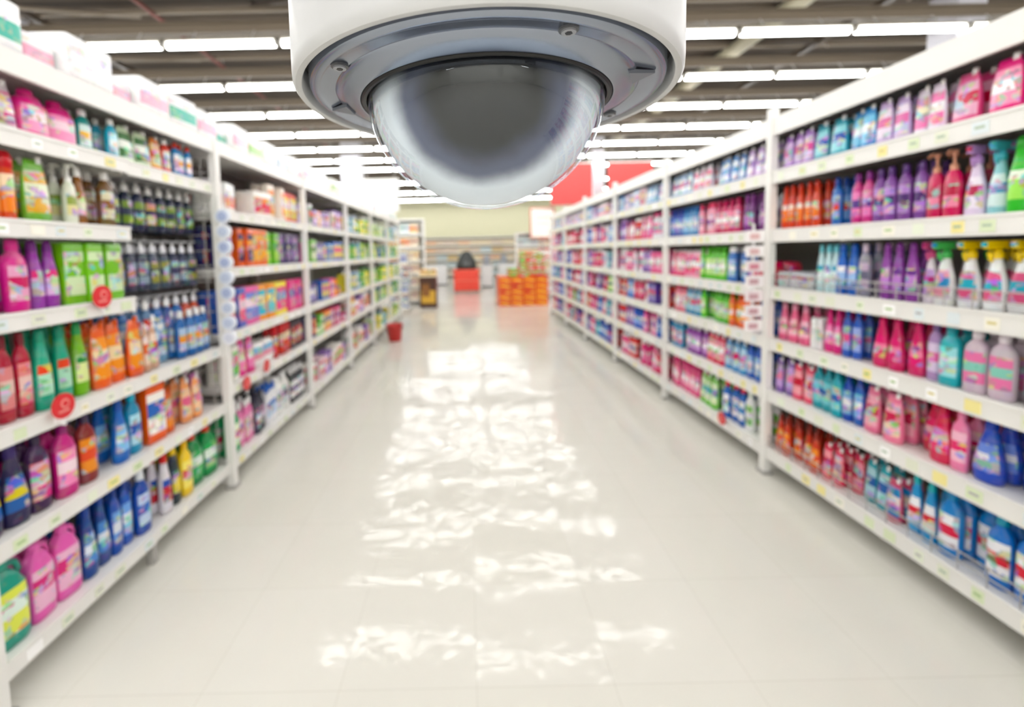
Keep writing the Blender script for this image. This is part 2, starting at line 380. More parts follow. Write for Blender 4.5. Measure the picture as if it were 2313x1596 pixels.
pt = MB()
y = 1.32
while y < 9.4:
    tn = random.choice(['carton', 'carton', 'flatpack', 'carton'])
    sp = random.choice(['#f7f7f7 #ffffff #f4f4f6 #e8e8f0', '#f7f7f7 #ffffff #f0f0f4 #e0e0ea', '#f4f4f4 #ffffff #2ab09a #f4f4f4', '#f4f4f4 #ffffff #f0b8cc #f8f8f8', '#eef2f8 #ffffff #c8dcf0 #ffffff', '#f2f4ee #ffffff #a8d08a #f8f8f8'])
    sc = random.uniform(.95, 1.1)
    w = T[tn]['w']*sc+.008
    for k in range(2):
        cols = C4(sp)
        cols[2] = cols[2][:3]+(.7,)
        cols[3] = cols[3][:3]+(.6,)
        product(pt, tn, -1, XL-.09-k*.18, y+w/2, 2.111, cols, sc, .06, .95)
    y += w + (random.uniform(.0, .25) if y > 4 else 0)
pt.obj('tissue_packs', MAT_PROD)

# ================================================================== RIGHT GONDOLA
gr = MB()
frame(gr, 1, XR, Rp, 2.17, 2.22)
gr.box(XR, XR+.5, Rp[0], Rp[-1], 2.14, 2.16, WHITE)
gr.box(XR-.004, XR+.012, Rp[0], Rp[-1], 2.06, 2.165, WHITE)
rowsR = [.175, .535, .855, 1.165, 1.505, 1.85]
for b in range(len(Rp)-1):
    for z in rowsR:
        shelf(gr, 1, XR, Rp[b]+.024, Rp[b+1]-.024, z, h=.07)
for (b, z) in ((0, .175), (1, .175), (1, 1.165)):
    for dz in (.04, .075):
        gr.rod((XR+.012, Rp[b]+.03, z+dz), (XR+.012, Rp[b+1]-.03, z+dz), .003, GREY, 6)
    n = 14
    for i in range(n+1):
        yy = Rp[b]+.03+(1.34)*i/n
        gr.rod((XR+.012, yy, z), (XR+.012, yy, z+.08), .0025, GREY, 6)
gr.obj('gondola_shelving', MAT_PAINT)

pr = MB()
G = {
1.85:[(1.50,'pouch','#d83a6a #ffffff #f07aa0 #f7dce4'),(1.63,'pouch','#e0508a #ffffff #f4a8c4 #ffffff'),(1.76,'pouch','#e86a9a #ffffff #f4c0d8 #d83a5a'),(1.9,'pouch','#e8dcec #ffffff #e88ab8 #f4f4f8'),(2.05,'pouch','#c8b0dc #ffffff #f0e4f4 #e07ab0',.95),(2.2,'pouch','#3a8ac8 #ffffff #8ac8e8 #e8f4fa',.95),(2.42,'pouch','#2a98b0 #ffffff #9ad8e0 #3a5ab0',.95),(2.655,'pouch','#a87ac8 #ffffff #e0c8ec #d85a9a',.9)],
1.505:[(1.36,'bottle','#6ac04a #ffffff #c8e8a0 #f4f4f0'),(1.55,'slim','#4ab848 #3a9a3a #a8e07a #e8f4e0',1.0),(1.62,'spray','#9ad4dc #5ab8c8 #e0f4f4 #5aa8d0'),(1.69,'spray','#e0d0e8 #b890c8 #f0e8f4 #b83a5a'),(1.82,'pump','#d0466a #d8a088 #f0a0b8 #b82a4a',1.05),(2.06,'bottle','#7a4a92 #5a3a7a #b08ac8 #4a2a6a',.9),(2.18,'bottle','#c84a8a #8a3a8a #e890c0 #5a3a8a',.9),(2.36,'bottle','#3a6ab0 #2a4a9a #8ab0dc #d8503a',.9),(2.655,'slim','#d8503a #c83a2a #f0946a #f4e0d0',.9)],
1.165:[(1.70,'spray','#eef2f4 #f0d03a #e07a9a #3ab0c8'),(1.78,'spray','#f2f4f4 #5ac06a #e8a8b8 #3a90c8'),(1.84,'spray','#f0e8f0 #e06a9a #c8a8dc #b83a7a'),(2.0,'slim','#8a4a9a #7a3a8a #c090d0 #6a3a8a',.95),(2.12,'bottle','#8a8a98 #c8b8c8 #b8a8bc #6a6a80',.95),(2.24,'slim','#3a6ac0 #2a58b0 #a8c4e8 #f0f0f4',1.0),(2.38,'slim','#c8e4e8 #7ac8d4 #e8f4f4 #5aa8c8',.9),(2.655,'flatpack','#b8bcc0 #ffffff #d0d4d8 #c85a5a',.9)],
.855:[(1.48,'bottle','#8a8488 #b8b0b4 #a8a0a4 #c8c0c4'),(1.66,'bottle','#c8b8c4 #e4dce4 #e08ab0 #8ac8b8'),(1.74,'bottle','#3ab0bc #2a9aa8 #a8e0e4 #e8f4f4'),(1.80,'bottle','#b090c0 #8a6aa0 #e0d0e8 #e87ab0'),(2.10,'drop','#d22a68 #d22a68 #e04a80 #f090b0',.85),(2.2,'bottle','#4a6ac0 #3a58b0 #a8b8e8 #e86a9a',.9),(2.32,'drop','#e03a88 #d02a78 #f4a0c8 #f0e0ec',.85),(2.40,'can','#f0f0f0 #e8e8e8 #e8e8e8 #d8d8d8',.7),(2.655,'drop','#e87a9a #e8a0b8 #f4c0d0 #d83a5a',.8)],
.535:[(1.62,'drop','#4a62c4 #3a50b0 #8aa0e4 #f0f0f8',.98),(1.68,'bottle','#f090b4 #f090b4 #f8c8d8 #e84a7a'),(1.86,'drop','#e0305a #d0204a #f07090 #f4c8d0',.98),(2.07,'pouch','#ec8aa8 #ffffff #f4b8c8 #c83a5a',.9),(2.18,'bottle','#3a58b4 #2a48a0 #8ab4e0 #f0f0f4',.95),(2.38,'bottle','#2fa0b0 #2a90a0 #8ad0d8 #3a6ab0',.95),(2.52,'pouch','#e86a80 #ffffff #f4b0b8 #c83a4a',.85),(2.655,'pouch','#8a6ab0 #ffffff #c8a8dc #e88ab0',.85)],
.175:[(1.55,'bottle','#3a78c8 #2a9ab8 #f0f0f4 #d83a4a',1.05),(1.72,'bottle','#3a88d0 #2a88c0 #f4f4f8 #e0405a',1.05),(1.85,'drop','#4a9ad0 #2ab0b8 #f2f2f6 #d83a4a',.95),(1.95,'pouch','#c8607a #ffffff #4a8ac0 #f0e0e0',.8),(2.1,'pouch','#2aa0b0 #ffffff #b8dce4 #3a6ab0',.85),(2.3,'pouch','#e0506a #ffffff #f0a8b0 #c02a4a',.8),(2.655,'drop','#c8402e #8a2a20 #f0944a #e8502a',.8)],
}
mh = {1.85:.2,1.505:.26,1.165:.25,.855:.24,.535:.24,.175:.27}
for z, g in G.items():
    fill(pr, 1, XR, 1.31, 2.655, z+.001, g, 3, mh[z])
PAL_PINK = ['#e84a8a #ffffff #f4a8c8 #ffffff','#c82a5a #e8e8e8 #f07090 #f4d0d8','#7a4aa0 #c8a8dc #b890d0 #f0e8f4','#3a6ac0 #ffffff #a0c0ec #f0f4f8','#e87ab0 #d83a7a #f8d8e4 #7a5ab0','#2a98b0 #f0f0f0 #a0d8e0 #3a5ab0','#f0f0f4 #e86a9a #e88ab0 #3a8ac0','#d83a6a #d83a6a #f4d0d8 #ffffff','#5a4a9a #3a3a7a #a090d0 #e84a6a','#e04040 #ffffff #f4e0d8 #3a5aa8','#2a58b8 #2a4ab0 #6a94e0 #f0f4f8']
PAL_TOP = ['#a8c4e8 #ffffff #f0f4fa #e87ab0','#c8a8dc #ffffff #f4e8f4 #7a5ab0','#3a8ac8 #ffffff #c8e4f4 #ffffff','#f4f4f4 #ffffff #e88ab0 #8ac8e8','#e8e4f0 #ffffff #5a6ab8 #f4d84a','#f0e0e8 #ffffff #c83a6a #e8c84a']
PAL_MIX = ['#5ab83a #ffffff #e0f0b0 #2a8a3a','#e85a2a #e8401a #f8b04a #f4f0e0','#2a5ac0 #2a4ab0 #a0b8ec #f4f4f4','#e02a5a #e02a5a #f490a8 #ffffff','#e8d8e0 #ffffff #d84a8a #5a9ad0']
fill(pr, 1, XR, 1.31-1.40, 1.255, .176, randgroups(-.09, 1.255, PAL_PINK, ['drop', 'bottle']), 2, .27)
for z in rowsR[1:]:
    fill(pr, 1, XR, -.09, 1.255, z+.001, randgroups(-.09, 1.255, PAL_PINK, ['drop', 'bottle', 'pouch', 'spray']), 2, .19 if z > 1.8 else .24)
b2 = {
1.85:[(3.0,'pouch','#c8a8dc #ffffff #f0e8f4 #8a6ab8',.9),(3.4,'pouch','#4a8ad0 #ffffff #e8f0fa #5a9ad8',.9),(3.7,'pouch','#f0e8f0 #ffffff #e88aa8 #f4f4f8',.9),(4.05,'pouch','#8ab8e0 #ffffff #f4f8fa #c84a8a',.9)],
1.505:[(2.8,'pouch','#d0d4dc #ffffff #e8e8f0 #b8c0d0',.9),(3.05,'slim','#7a3a80 #7a3a80 #b880c0 #5a2a6a',.9),(3.35,'bottle','#c83a6a #b82a5a #f0a0b8 #ffffff',.9),(3.6,'bottle','#e89ab0 #e85a7a #f4d0d8 #8a4aa0',.9),(3.85,'bottle','#4a8ac0 #3a70b0 #b0d4ec #ffffff',.9),(4.05,'bottle','#3a50a8 #2a3a90 #8aa0dc #ffffff',.9)],
1.165:[(2.95,'pack','#e02a5a #ffffff #f04a78 #e8a0b0',.9),(3.2,'bottle','#4a78c0 #ffffff #b0cce8 #ffffff',.9),(3.55,'bottle','#68c044 #4aa030 #d0eca8 #ffffff',1.0),(3.8,'pouch','#f0a8c0 #ffffff #e86a90 #ffffff',.9),(4.05,'pouch','#e84a80 #ffffff #f4a8c0 #ffffff',.9)],
.855:[(2.9,'bottle','#3a68c0 #2a50a8 #a0bce8 #ffffff',.9),(3.15,'bottle','#f06a2a #e0501a #f8b070 #ffffff',.9),(3.55,'bottle','#5ac03a #44a028 #c8eca0 #f4f4f0',.95),(3.8,'pouch','#3a8ab8 #ffffff #a8d0e4 #e0507a',.9),(4.05,'bottle','#e88a9a #d84a6a #f4d0d4 #ffffff',.9)],
.535:[(2.95,'bottle','#3a68c4 #2a50b0 #a8c4ec #f0f0f0',.95),(3.2,'pouch','#5a9ad0 #ffffff #c0dcf0 #e05080',.9),(3.45,'pouch','#e0506a #ffffff #f0a8b4 #ffffff',.9),(3.75,'bottle','#8a4a9a #e8e8e8 #c8a0d4 #ffffff',.9),(4.05,'bottle','#4a98c0 #e8e8e8 #e88aa8 #ffffff',.9)],
.175:[(2.95,'bottle','#f2f4f4 #e8f0e8 #6ac03a #f4f4f4',1.05),(3.2,'bottle','#3a6ab8 #e84a5a #f0f0f4 #3a8ac8',1.0),(3.55,'pouch','#7ac858 #ffffff #e0f0c8 #3aa0b0',1.0),(4.05,'drop','#e8709a #d84a80 #f4b8cc #ffffff',.95)],
}
for z, g in b2.items():
    fill(pr, 1, XR, 2.71, 4.05, z+.001, g, 2, mh[z])
for bi in range(3, 7):
    for z in rowsR:
        pal = PAL_TOP if z > 1.8 else PAL_PINK + (PAL_MIX if random.random() < .6 else [])
        kinds = ['pouch', 'box'] if z > 1.8 else ['bottle', 'drop', 'pouch', 'slim', 'box']
        fill(pr, 1, XR, Rp[bi]+.03, Rp[bi+1]-.03, z+.001, randgroups(Rp[bi]+.03, Rp[bi+1]-.03, pal, kinds), 2, mh[z])
pr.obj('household_cleaner_bottles', MAT_PROD)

def paddle(x, y, z, side):
    m = MB()
    xx = x-side*.02
    m.disc(xx, y, z, .045, .004, (1, 0, 0), hexc('#d8242c'), 28)
    m.disc(xx-side*.003, y+.004, z+.008, .017, .002, (1, 0, 0), hexc('#e88a84'), 20)
    m.disc(xx-side*.005, y+.004, z+.008, .010, .002, (1, 0, 0), hexc('#d8242c'), 20)
    m.box(xx-.003, xx+.003, y-.022, y+.02, z-.022, z-.014, hexc('#e88a84'))
    m.rod((xx, y, z-.044), (xx, y, z-.07), .004, hexc('#e8e8e8'))
    m.rod((xx, y, z-.066), (x-side*.005, y, z-.066), .004, hexc('#e8e8e8'))
    m.obj('sale_tag', MAT_PAINT)
paddle(XL, 1.75, 1.275, -1); paddle(XL, 1.545, .905, -1)
paddle(XL, 2.83, .60, -1); paddle(XL, 3.12, .64, -1); paddle(XR, 3.10, .185, 1)

def clip_strip(x, y, z0, z1, side, kind):
    m = MB()
    m.box(x-.004, x+.004, y-.006, y+.006, z0, z1+.03, hexc('#e8e8e8'))
    n = 9 if kind == 'cup' else 7
    for i in range(n):
        z = z0+(z1-z0)*(i+.5)/n
        if kind == 'cup':
            m.disc(x, y-.012, z, .042, .02, (0, 1, 0), hexc(random.choice(['#eef0f6', '#e8ecf4', '#dfe6f2'])), 20)
            m.disc(x, y-.024, z, .026, .006, (0, 1, 0), hexc(random.choice(['#c0cce4', '#aab8dc', '#d8dcea'])), 20)
        else:
            m.box(x-.05, x+.05, y-.024, y-.006, z-.034, z+.034, hexc(random.choice(['#f0eaec', '#eadfe2', '#f4f0f0'])))
            m.box(x-.035, x+.02, y-.027, y-.024, z-.018, z+.014, hexc(random.choice(['#d88a9a', '#c8a0a8', '#e0b8b8'])))
    m.obj('clip_strip_packs', MAT_PAINT)
clip_strip(-1.41, 2.60, .90, 1.70, -1, 'cup')
clip_strip(1.755, 2.72, .88, 1.52, 1, 'pack')

# ------------------------------------------------------------------ bucket
bk = MB()
t = fin(lathe([(0, .10, .10, 0), (.005, .105, .105, 0), (.25, .135, .135, 0), (.255, .145, .145, 0), (.27, .145, .145, 0), (.268, .132, .132, 0), (.02, .098, .098, 0)], n=24, ex=2), .3, .3, .27)
bk.tmpl(t, Matrix.Translation((-1.21, 7.15, 0)), [hexc('#c22a28')]*4)
hp = [(-1.21+.146*math.cos(a), 7.15-.03*math.sin(a), .26-.10*math.sin(a)) for a in [math.pi*i/10 for i in range(11)]]
for a, b in zip(hp[:-1], hp[1:]): bk.rod(a, b, .005, hexc('#dddddd'), 6)
bk.obj('bucket', MAT_PROD)

# ------------------------------------------------------------------ far displays
o = MB()
for iy in range(3):
    for ix in range(4):
        for iz in range(5):
            x0 = .80+ix*.315; y0 = 11.3+iy*.36; z0 = iz*.15
            o.box(x0, x0+.305, y0, y0+.35, z0, z0+.146, hexc(random.choice(['#e05a16', '#e46a18', '#d84c16'])))
            o.box(x0+.03, x0+.20, y0-.003, y0, z0+.05, z0+.10, hexc(random.choice(['#f0b02a', '#eea020', '#c83420'])))
            o.box(x0+.17, x0+.28, y0-.0035, y0, z0+.03, z0+.06, hexc('#f0c84a'))
for ix in range(9):
    for iy in range(3):
        for lay in range(3):
            x = 1.12+ix*.105
            if ix < 3 and lay > 0: continue
            sp = random.choice(['#4ab82a #ffffff #a8d870 #d83a3a', '#d8301e #ffffff #e87a60 #5ab83a', '#e8e8e0 #ffffff #d8402e #5aba3a'])
            M = Matrix.Translation((x, 11.45+iy*.3, .751+lay*.20))
            o.tmpl(T['box'], M, C4(sp))
o.obj('promotional_carton_stack', MAT_PROD)

r = MB()
r.box(-.48, .40, 15.4, 16.1, .06, .78, hexc('#e2402c'))
r.box(-.50, .42, 15.38, 16.12, .74, .80, hexc('#ee5a44'))
r.box(-.44, .36, 15.385, 15.4, .40, .43, hexc('#f07a60'))
for x in (-.42, .34):
    for yy in (15.46, 16.04): r.rod((x-.02, yy, .05), (x+.02, yy, .05), .05, DARK, 14)
r.obj('shopping_bin', MAT_PAINT)
h = MB()
tt = fin(lathe([(0, .36, .26, 0), (.10, .37, .27, 0), (.28, .33, .25, 0), (.42, .26, .2, 0), (.52, .19, .15, 0), (.60, .14, .12, 0), (.64, .07, .06, 0)], n=20, ex=2.6), 1, 1, 1)
h.tmpl(tt, Matrix.Translation((-.03, 15.75, .80)), [hexc('#2e3230')]*4)
h.obj('dark_cloth_sack', MAT_PROD)

d = MB()
d.box(-1.24, -.80, 11.3, 11.7, 0, .80, hexc('#4a2a1c'))
d.box(-1.20, -.84, 11.29, 11.3, .12, .45, hexc('#d8a83a'))
d.box(-1.18, -.98, 11.285, 11.29, .30, .62, hexc('#8a5a2a'))
d.box(-1.24, -.80, 11.28, 11.72, .80, .84, hexc('#e8d8b8'))
for i in range(4):
    d.tmpl(T['pack'], Matrix.Translation((-1.13+.22*(i % 2), 11.4+.16*(i//2), .84)), C4('#e8c88a #ffffff #f0e0b0 #b86a3a'))
d.obj('cardboard_display_stand', MAT_PROD)
d = MB()
for zz in (.15, .5, .85, 1.2):
    d.box(-1.85, -1.38, 10.3, 10.8, zz-.03, zz, hexc('#f0f0ee'))
    for i in range(4):
        d.tmpl(T['box'], Matrix.Translation((-1.78+.105*i, 10.38, zz)) @ Matrix.Scale(1.15, 4), C4(random.choice(['#3a70b8 #ffffff #f0f0f4 #e8e8e8', '#f4f4f4 #ffffff #3a6ac0 #f0f0f0', '#4a4a8a #ffffff #e8a04a #ffffff'])))
for (x, yy) in ((-1.85, 10.3), (-1.38, 10.3), (-1.85, 10.8), (-1.38, 10.8)): d.rod((x, yy, 0), (x, yy, 1.5), .012, GREY)
d.obj('wire_display_rack', MAT_PROD)
def rack(name, x0, x1, y0, y1, ztop, nrow, pal, backc='#e8e4d8'):
    m = MB()
    m.box(x0, x1, y1-.02, y1, 0, ztop, hexc(backc))
    m.box(x0-.03, x0, y0, y1, 0, ztop, WHITE); m.box(x1, x1+.03, y0, y1, 0, ztop, WHITE)
    m.box(x0-.03, x1+.03, y0, y1, ztop, ztop+.04, WHITE)
    for k in range(nrow):
        z = .12+k*(ztop-.12)/nrow
        m.box(x0, x1, y0, y1-.02, z-.04, z, WHITE)
        x = x0+.07
        sp = random.choice(pal); cnt = 0
        while x < x1-.06:
            m.tmpl(T['box'], Matrix.Translation((x, y0+.09, z)) @ Matrix.Diagonal((1.2, 1.2, min(1.4, (ztop/nrow-.08)/.2), 1)), C4(sp))
            x += .125; cnt += 1
            if cnt > 4: sp = random.choice(pal); cnt = 0
    m.obj(name, MAT_PROD)
CREAM = ['#e8dcc0 #ffffff #f4e8c8 #c89a5a', '#d8c8b0 #ffffff #f0e4d0 #a86a4a', '#f0ece0 #ffffff #e8b04a #d8643a', '#b8c8c8 #ffffff #e8f0f0 #5a8a9a']
rack('tall_shelf_unit', -2.2, -1.2, 12.1, 12.6, 2.3, 6, CREAM)
rack('tall_shelf_unit', 1.5, 3.0, 13.2, 13.7, 1.9, 5, CREAM+['#6ab84a #ffffff #e8f0d0 #d8402a', '#e04a3a #ffffff #f4e8e0 #ffffff'])
rack('wall_shelving', -5.5, 5.5, 24.9, 25.5, 2.2, 5, CREAM+['#c8a860 #ffffff #e8d090 #8a5a2a'], '#d8d2c0')
for (x0, x1, y0) in ((-2.6, -.9, 19.0), (.55, 1.0, 17.5), (1.4, 3.4, 19.5)):
    m = MB()
    m.box(x0, x1, y0, y0+.7, .05, .85, hexc('#dcdcdc')); m.box(x0-.03, x1+.03, y0-.03, y0+.73, .85, .9, hexc('#b8bcc0'))
    m.box(x0+.1, x0+.35, y0+.1, y0+.5, .9, 1.25, hexc('#8a9098')); m.box(x0, x1, y0+.02, y0+.68, 0, .05, DARK)
    m.obj('checkout_counter', MAT_PAINT)
m = MB()
m.box(1.80, 2.50, 12.60, 12.64, 1.75, 2.62, hexc('#c86a50')); m.box(1.84, 2.46, 12.59, 12.60, 1.79, 2.58, hexc('#e6e4dc'))
m.box(1.95, 2.35, 12.585, 12.59, 2.3, 2.36, hexc('#d0ccc0')); m.box(1.95, 2.3, 12.585, 12.59, 2.15, 2.19, hexc('#d0ccc0'))
m.rod((2.15, 12.66, 0), (2.15, 12.66, 1.9), .02, GREY); m.box(1.95, 2.35, 12.5, 12.8, 0, .02, GREY)
m.obj('notice_stand', MAT_PAINT)
def hang_sign(x0, x1, y, z0, z1, c):
    m = MB(); m.box(x0, x1, y, y+.04, z0, z1, hexc(c)); m.box(x0-.01, x1+.01, y-.005, y+.045, z1, z1+.03, OFF)
    for x in (x0+.1, x1-.1): m.rod((x, y+.02, z1), (x, y+.02, 4.9), .008, GREY, 6)
    m.obj('hanging_aisle_sign', MAT_PAINT)
hang_sign(2.30, 3.42, 12.1, 2.62, 3.72, '#bc221c')
hang_sign(3.85, 5.05, 12.1, 2.62, 3.72, '#bc221c')
hang_sign(-2.75, -1.82, 12.1, 2.55, 3.40, '#d6d8d6')

# ================================================================== ROOM
def room_box(name, x0, x1, y0, y1, z0, z1, mat):
    m = MB(); m.box(x0, x1, y0, y1, z0, z1, WHITE); return m.obj(name, mat)
YF = 26.0; YB = -14.0; XW = 12.0; ZC = 4.9
fm, nt, b = new_mat('polished_vinyl_tile')
geo = nt.nodes.new('ShaderNodeNewGeometry')
TS = .45
br = nt.nodes.new('ShaderNodeTexBrick'); br.offset = 0; br.squash = 1
br.inputs['Scale'].default_value = 1.0; br.inputs['Brick Width'].default_value = TS; br.inputs['Row Height'].default_value = TS
br.inputs['Mortar Size'].default_value = .0016; br.inputs['Mortar Smooth'].default_value = .6
br.inputs['Color1'].default_value = hexc('#dfddd4'); br.inputs['Color2'].default_value = hexc('#dddbd1'); br.inputs['Mortar'].default_value = hexc('#cfccc1')
nt.links.new(geo.outputs['Position'], br.inputs['Vector'])
n1 = nt.nodes.new('ShaderNodeTexNoise'); n1.inputs['Scale'].default_value = 2.0; n1.inputs['Detail'].default_value = 3
nt.links.new(geo.outputs['Position'], n1.inputs['Vector'])
mx = nt.nodes.new('ShaderNodeMix'); mx.data_type = 'RGBA'; mx.blend_type = 'MULTIPLY'; mx.inputs['Factor'].default_value = .05
nt.links.new(br.outputs['Color'], mx.inputs[6]); nt.links.new(n1.outputs['Fac'], mx.inputs[7])
nt.links.new(mx.outputs[2], b.inputs['Base Color'])
b.inputs['Roughness'].default_value = .075
b.inputs['Specular IOR Level'].default_value = .22
dv = nt.nodes.new('ShaderNodeVectorMath'); dv.operation = 'SCALE'; dv.inputs['Scale'].default_value = 1/TS
nt.links.new(geo.outputs['Position'], dv.inputs[0])
fl = nt.nodes.new('ShaderNodeVectorMath'); fl.operation = 'FLOOR'; nt.links.new(dv.outputs[0], fl.inputs[0])
wn = nt.nodes.new('ShaderNodeTexWhiteNoise'); wn.noise_dimensions = '2D'; nt.links.new(fl.outputs[0], wn.inputs['Vector'])
sb = nt.nodes.new('ShaderNodeVectorMath'); sb.operation = 'SUBTRACT'; sb.inputs[1].default_value = (.5, .5, .5); nt.links.new(wn.outputs['Color'], sb.inputs[0])
ml = nt.nodes.new('ShaderNodeVectorMath'); ml.operation = 'MULTIPLY'; ml.inputs[1].default_value = (.024, .024, 0); nt.links.new(sb.outputs[0], ml.inputs[0])
adn = nt.nodes.new('ShaderNodeVectorMath'); adn.operation = 'ADD'; nt.links.new(geo.outputs['Normal'], adn.inputs[0]); nt.links.new(ml.outputs[0], adn.inputs[1])
nrm = nt.nodes.new('ShaderNodeVectorMath'); nrm.operation = 'NORMALIZE'; nt.links.new(adn.outputs[0], nrm.inputs[0])
n2 = nt.nodes.new('ShaderNodeTexNoise'); n2.inputs['Scale'].default_value = 7.0; n2.inputs['Detail'].default_value = 2.5
nt.links.new(geo.outputs['Position'], n2.inputs['Vector'])
bp = nt.nodes.new('ShaderNodeBump'); bp.inputs['Strength'].default_value = .5; bp.inputs['Distance'].default_value = .0052
nt.links.new(n2.outputs['Fac'], bp.inputs['Height']); nt.links.new(nrm.outputs[0], bp.inputs['Normal'])
nt.links.new(bp.outputs['Normal'], b.inputs['Normal'])
room_box('floor', -XW, XW, YB, YF, -.1, 0, fm)
cm, nt, b = new_mat('ceiling_deck')
geo = nt.nodes.new('ShaderNodeNewGeometry')
wv = nt.nodes.new('ShaderNodeTexWave'); wv.wave_type = 'BANDS'; wv.bands_direction = 'Y'; wv.inputs['Scale'].default_value = 1.1; wv.inputs['Distortion'].default_value = .4
nt.links.new(geo.outputs['Position'], wv.inputs['Vector'])
cr = nt.nodes.new('ShaderNodeValToRGB'); cr.color_ramp.elements[0].color = hexc('#382f28'); cr.color_ramp.elements[1].color = hexc('#5c5145')
nt.links.new(wv.outputs['Fac'], cr.inputs['Fac']); nt.links.new(cr.outputs['Color'], b.inputs['Base Color']); b.inputs['Roughness'].default_value = .8
room_box('ceiling', -XW, XW, YB, YF, ZC, ZC+.1, cm)
wm = simple_mat('wall_paint', hexc('#e6e4dc'), .7, noise=.03)
gm = simple_mat('wall_paint_far', hexc('#eceac8'), .7, noise=.03)
room_box('wall_left', -XW-.1, -XW, YB, YF, 0, ZC, wm)
room_box('wall_right', XW, XW+.1, YB, YF, 0, ZC, wm)
room_box('wall_far', -XW, XW, YF, YF+.1, 0, ZC, gm)
room_box('wall_back', -XW, XW, YB-.1, YB, 0, ZC, wm)
for (x, y, w) in ((-3.40, 13.55, .27), (3.98, 13.55, .16), (-6.5, 6.5, .2), (7.0, 6.5, .2)):
    m = MB(); m.box(x-w, x+w, y-w, y+w, 0, ZC, hexc('#d8d8e0')); m.box(x-w-.03, x+w+.03, y-w-.03, y+w+.03, 0, .25, GREY)
    m.obj('support_column', MAT_PAINT)

BEAM = hexc('#6e6354'); BEAM2 = hexc('#4c4238')
em, nt, b = new_mat('fluorescent_tube')
nt.nodes.remove(b)
e = nt.nodes.new('ShaderNodeEmission'); e.inputs['Color'].default_value = (1, .993, .98, 1); e.inputs['Strength'].default_value = 24.0
nt.links.new(e.outputs[0], nt.nodes['Material Output'].inputs['Surface'])
beams = MB()
y = 5.8-1.43*13
while y < YF-.8:
    beams.box(-XW+.02, XW-.02, y+.10, y+.15, 4.30, 4.40, BEAM)
    beams.box(-XW+.02, XW-.02, y+.05, y+.20, 4.40, 4.42, BEAM)
    beams.box(-XW+.02, XW-.02, y+.46, y+.50, 4.74, 4.80, hexc('#8a7e6e'))
    beams.box(-XW+.02, XW-.02, y+.78, y+.82, 4.60, 4.68, BEAM2)
    beams.box(-XW+.02, XW-.02, y+1.12, y+1.16, 4.74, 4.80, hexc('#8a7e6e'))
    y += 1.43
for x in (-9, -5.5, -2.0, 2.0, 5.5, 9):
    beams.box(x-.04, x+.04, YB+.02, YF-.02, 4.50, 4.58, BEAM2)
    yy = YB+1
    while yy < YF-2:
        beams.rod((x, yy, 4.5), (x+.9, yy+1.0, 4.88), .03, hexc('#8a7e6e'), 6); beams.rod((x, yy, 4.5), (x-.9, yy+.8, 4.88), .022, BEAM2, 6); yy += 1.43
    for yq in (YB+.5, -5, 5, 12, 20): beams.rod((x, yq, 4.5), (x, yq, ZC), .03, BEAM2, 6)
beams.obj('ceiling_beams', MAT_PAINT)
duct = MB()
duct.rod((4.6, YB+.2, 4.72), (4.6, YF-.2, 4.72), .12, hexc('#b9b49a'), 16)
duct.rod((-4.2, YB+.2, 4.74), (-4.2, YF-.2, 4.74), .03, hexc('#7a3a30'), 10)
for yq in range(-13, 26, 3):
    duct.rod((4.6, yq, 4.8), (4.6, yq, ZC), .01, GREY, 6); duct.rod((-4.2, yq, 4.75), (-4.2, yq, ZC), .01, GREY, 6)
duct.obj('ceiling_duct', MAT_PAINT)
ZT = 4.09
y = 5.8-1.43*13
while y < YF-1.2:
    par = bpy.data.objects.new('fluorescent_light', None); S.collection.objects.link(par)
    hs_ = MB(); tb = MB()
    for k in range(-5, 8):
        x0 = -2.32+1.45*k+.05; x1 = x0+1.35
        hs_.box(x0-.02, x1+.02, y-.05, y+.05, ZT+.04, ZT+.07, hexc('#989488'))
        hs_.box(x0-.02, x0, y-.05, y+.05, ZT-.02, ZT+.04, OFF); hs_.box(x1, x1+.02, y-.05, y+.05, ZT-.02, ZT+.04, OFF)
        for xx in (x0+.3, x1-.3): hs_.rod((xx, y, ZT+.07), (xx, y+.10, 4.31), .008, GREY, 6)
        tb.rod((x0, y, ZT), (x1, y, ZT), .034, WHITE, 8)
    hs_.obj('housing', MAT_PAINT, par); tb.obj('tubes', em, par)
    y += 1.43 if y < 14 else 2.86

# ================================================================== DOME SECURITY CAMERA
D = .45; HC = 1.42
cx, cy = .0475*D, D; hz = HC+.331*D
root = bpy.data.objects.new('dome_security_camera', None); S.collection.objects.link(root)
def spin(name, prof, mat, n=128, smooth_angle=35, flip=False):
    V = []; F = []
    for (r_, z_) in prof:
        for i in range(n):
            a = 2*math.pi*i/n
            V.append((cx+r_*D*math.cos(a), cy+r_*D*math.sin(a), hz+z_*D))
    for k in range(len(prof)-1):
        for i in range(n):
            j = (i+1) % n
            f = (k*n+i, k*n+j, (k+1)*n+j, (k+1)*n+i)
            F.append(tuple(reversed(f)) if flip else f)
    me = bpy.data.meshes.new(name); me.from_pydata(V, [], F); me.materials.append(mat)
    me.polygons.foreach_set('use_smooth', [True]*len(F))
    me.update()
    o_ = bpy.data.objects.new(name, me); S.collection.objects.link(o_); o_.parent = root
    md = o_.modifiers.new('es', 'EDGE_SPLIT'); md.split_angle = math.radians(smooth_angle)
    return o_
house_m = simple_mat('housing_enamel', hexc('#c4c5c6'), .38, noise=.02, nscale=60)
ring_m = simple_mat('ring_satin_metal', hexc('#9aa1b0'), .20, metal=.95, noise=.03, nscale=40)
gask_m = simple_mat('black_rubber', hexc('#0c0c0e'), .45, noise=.1)
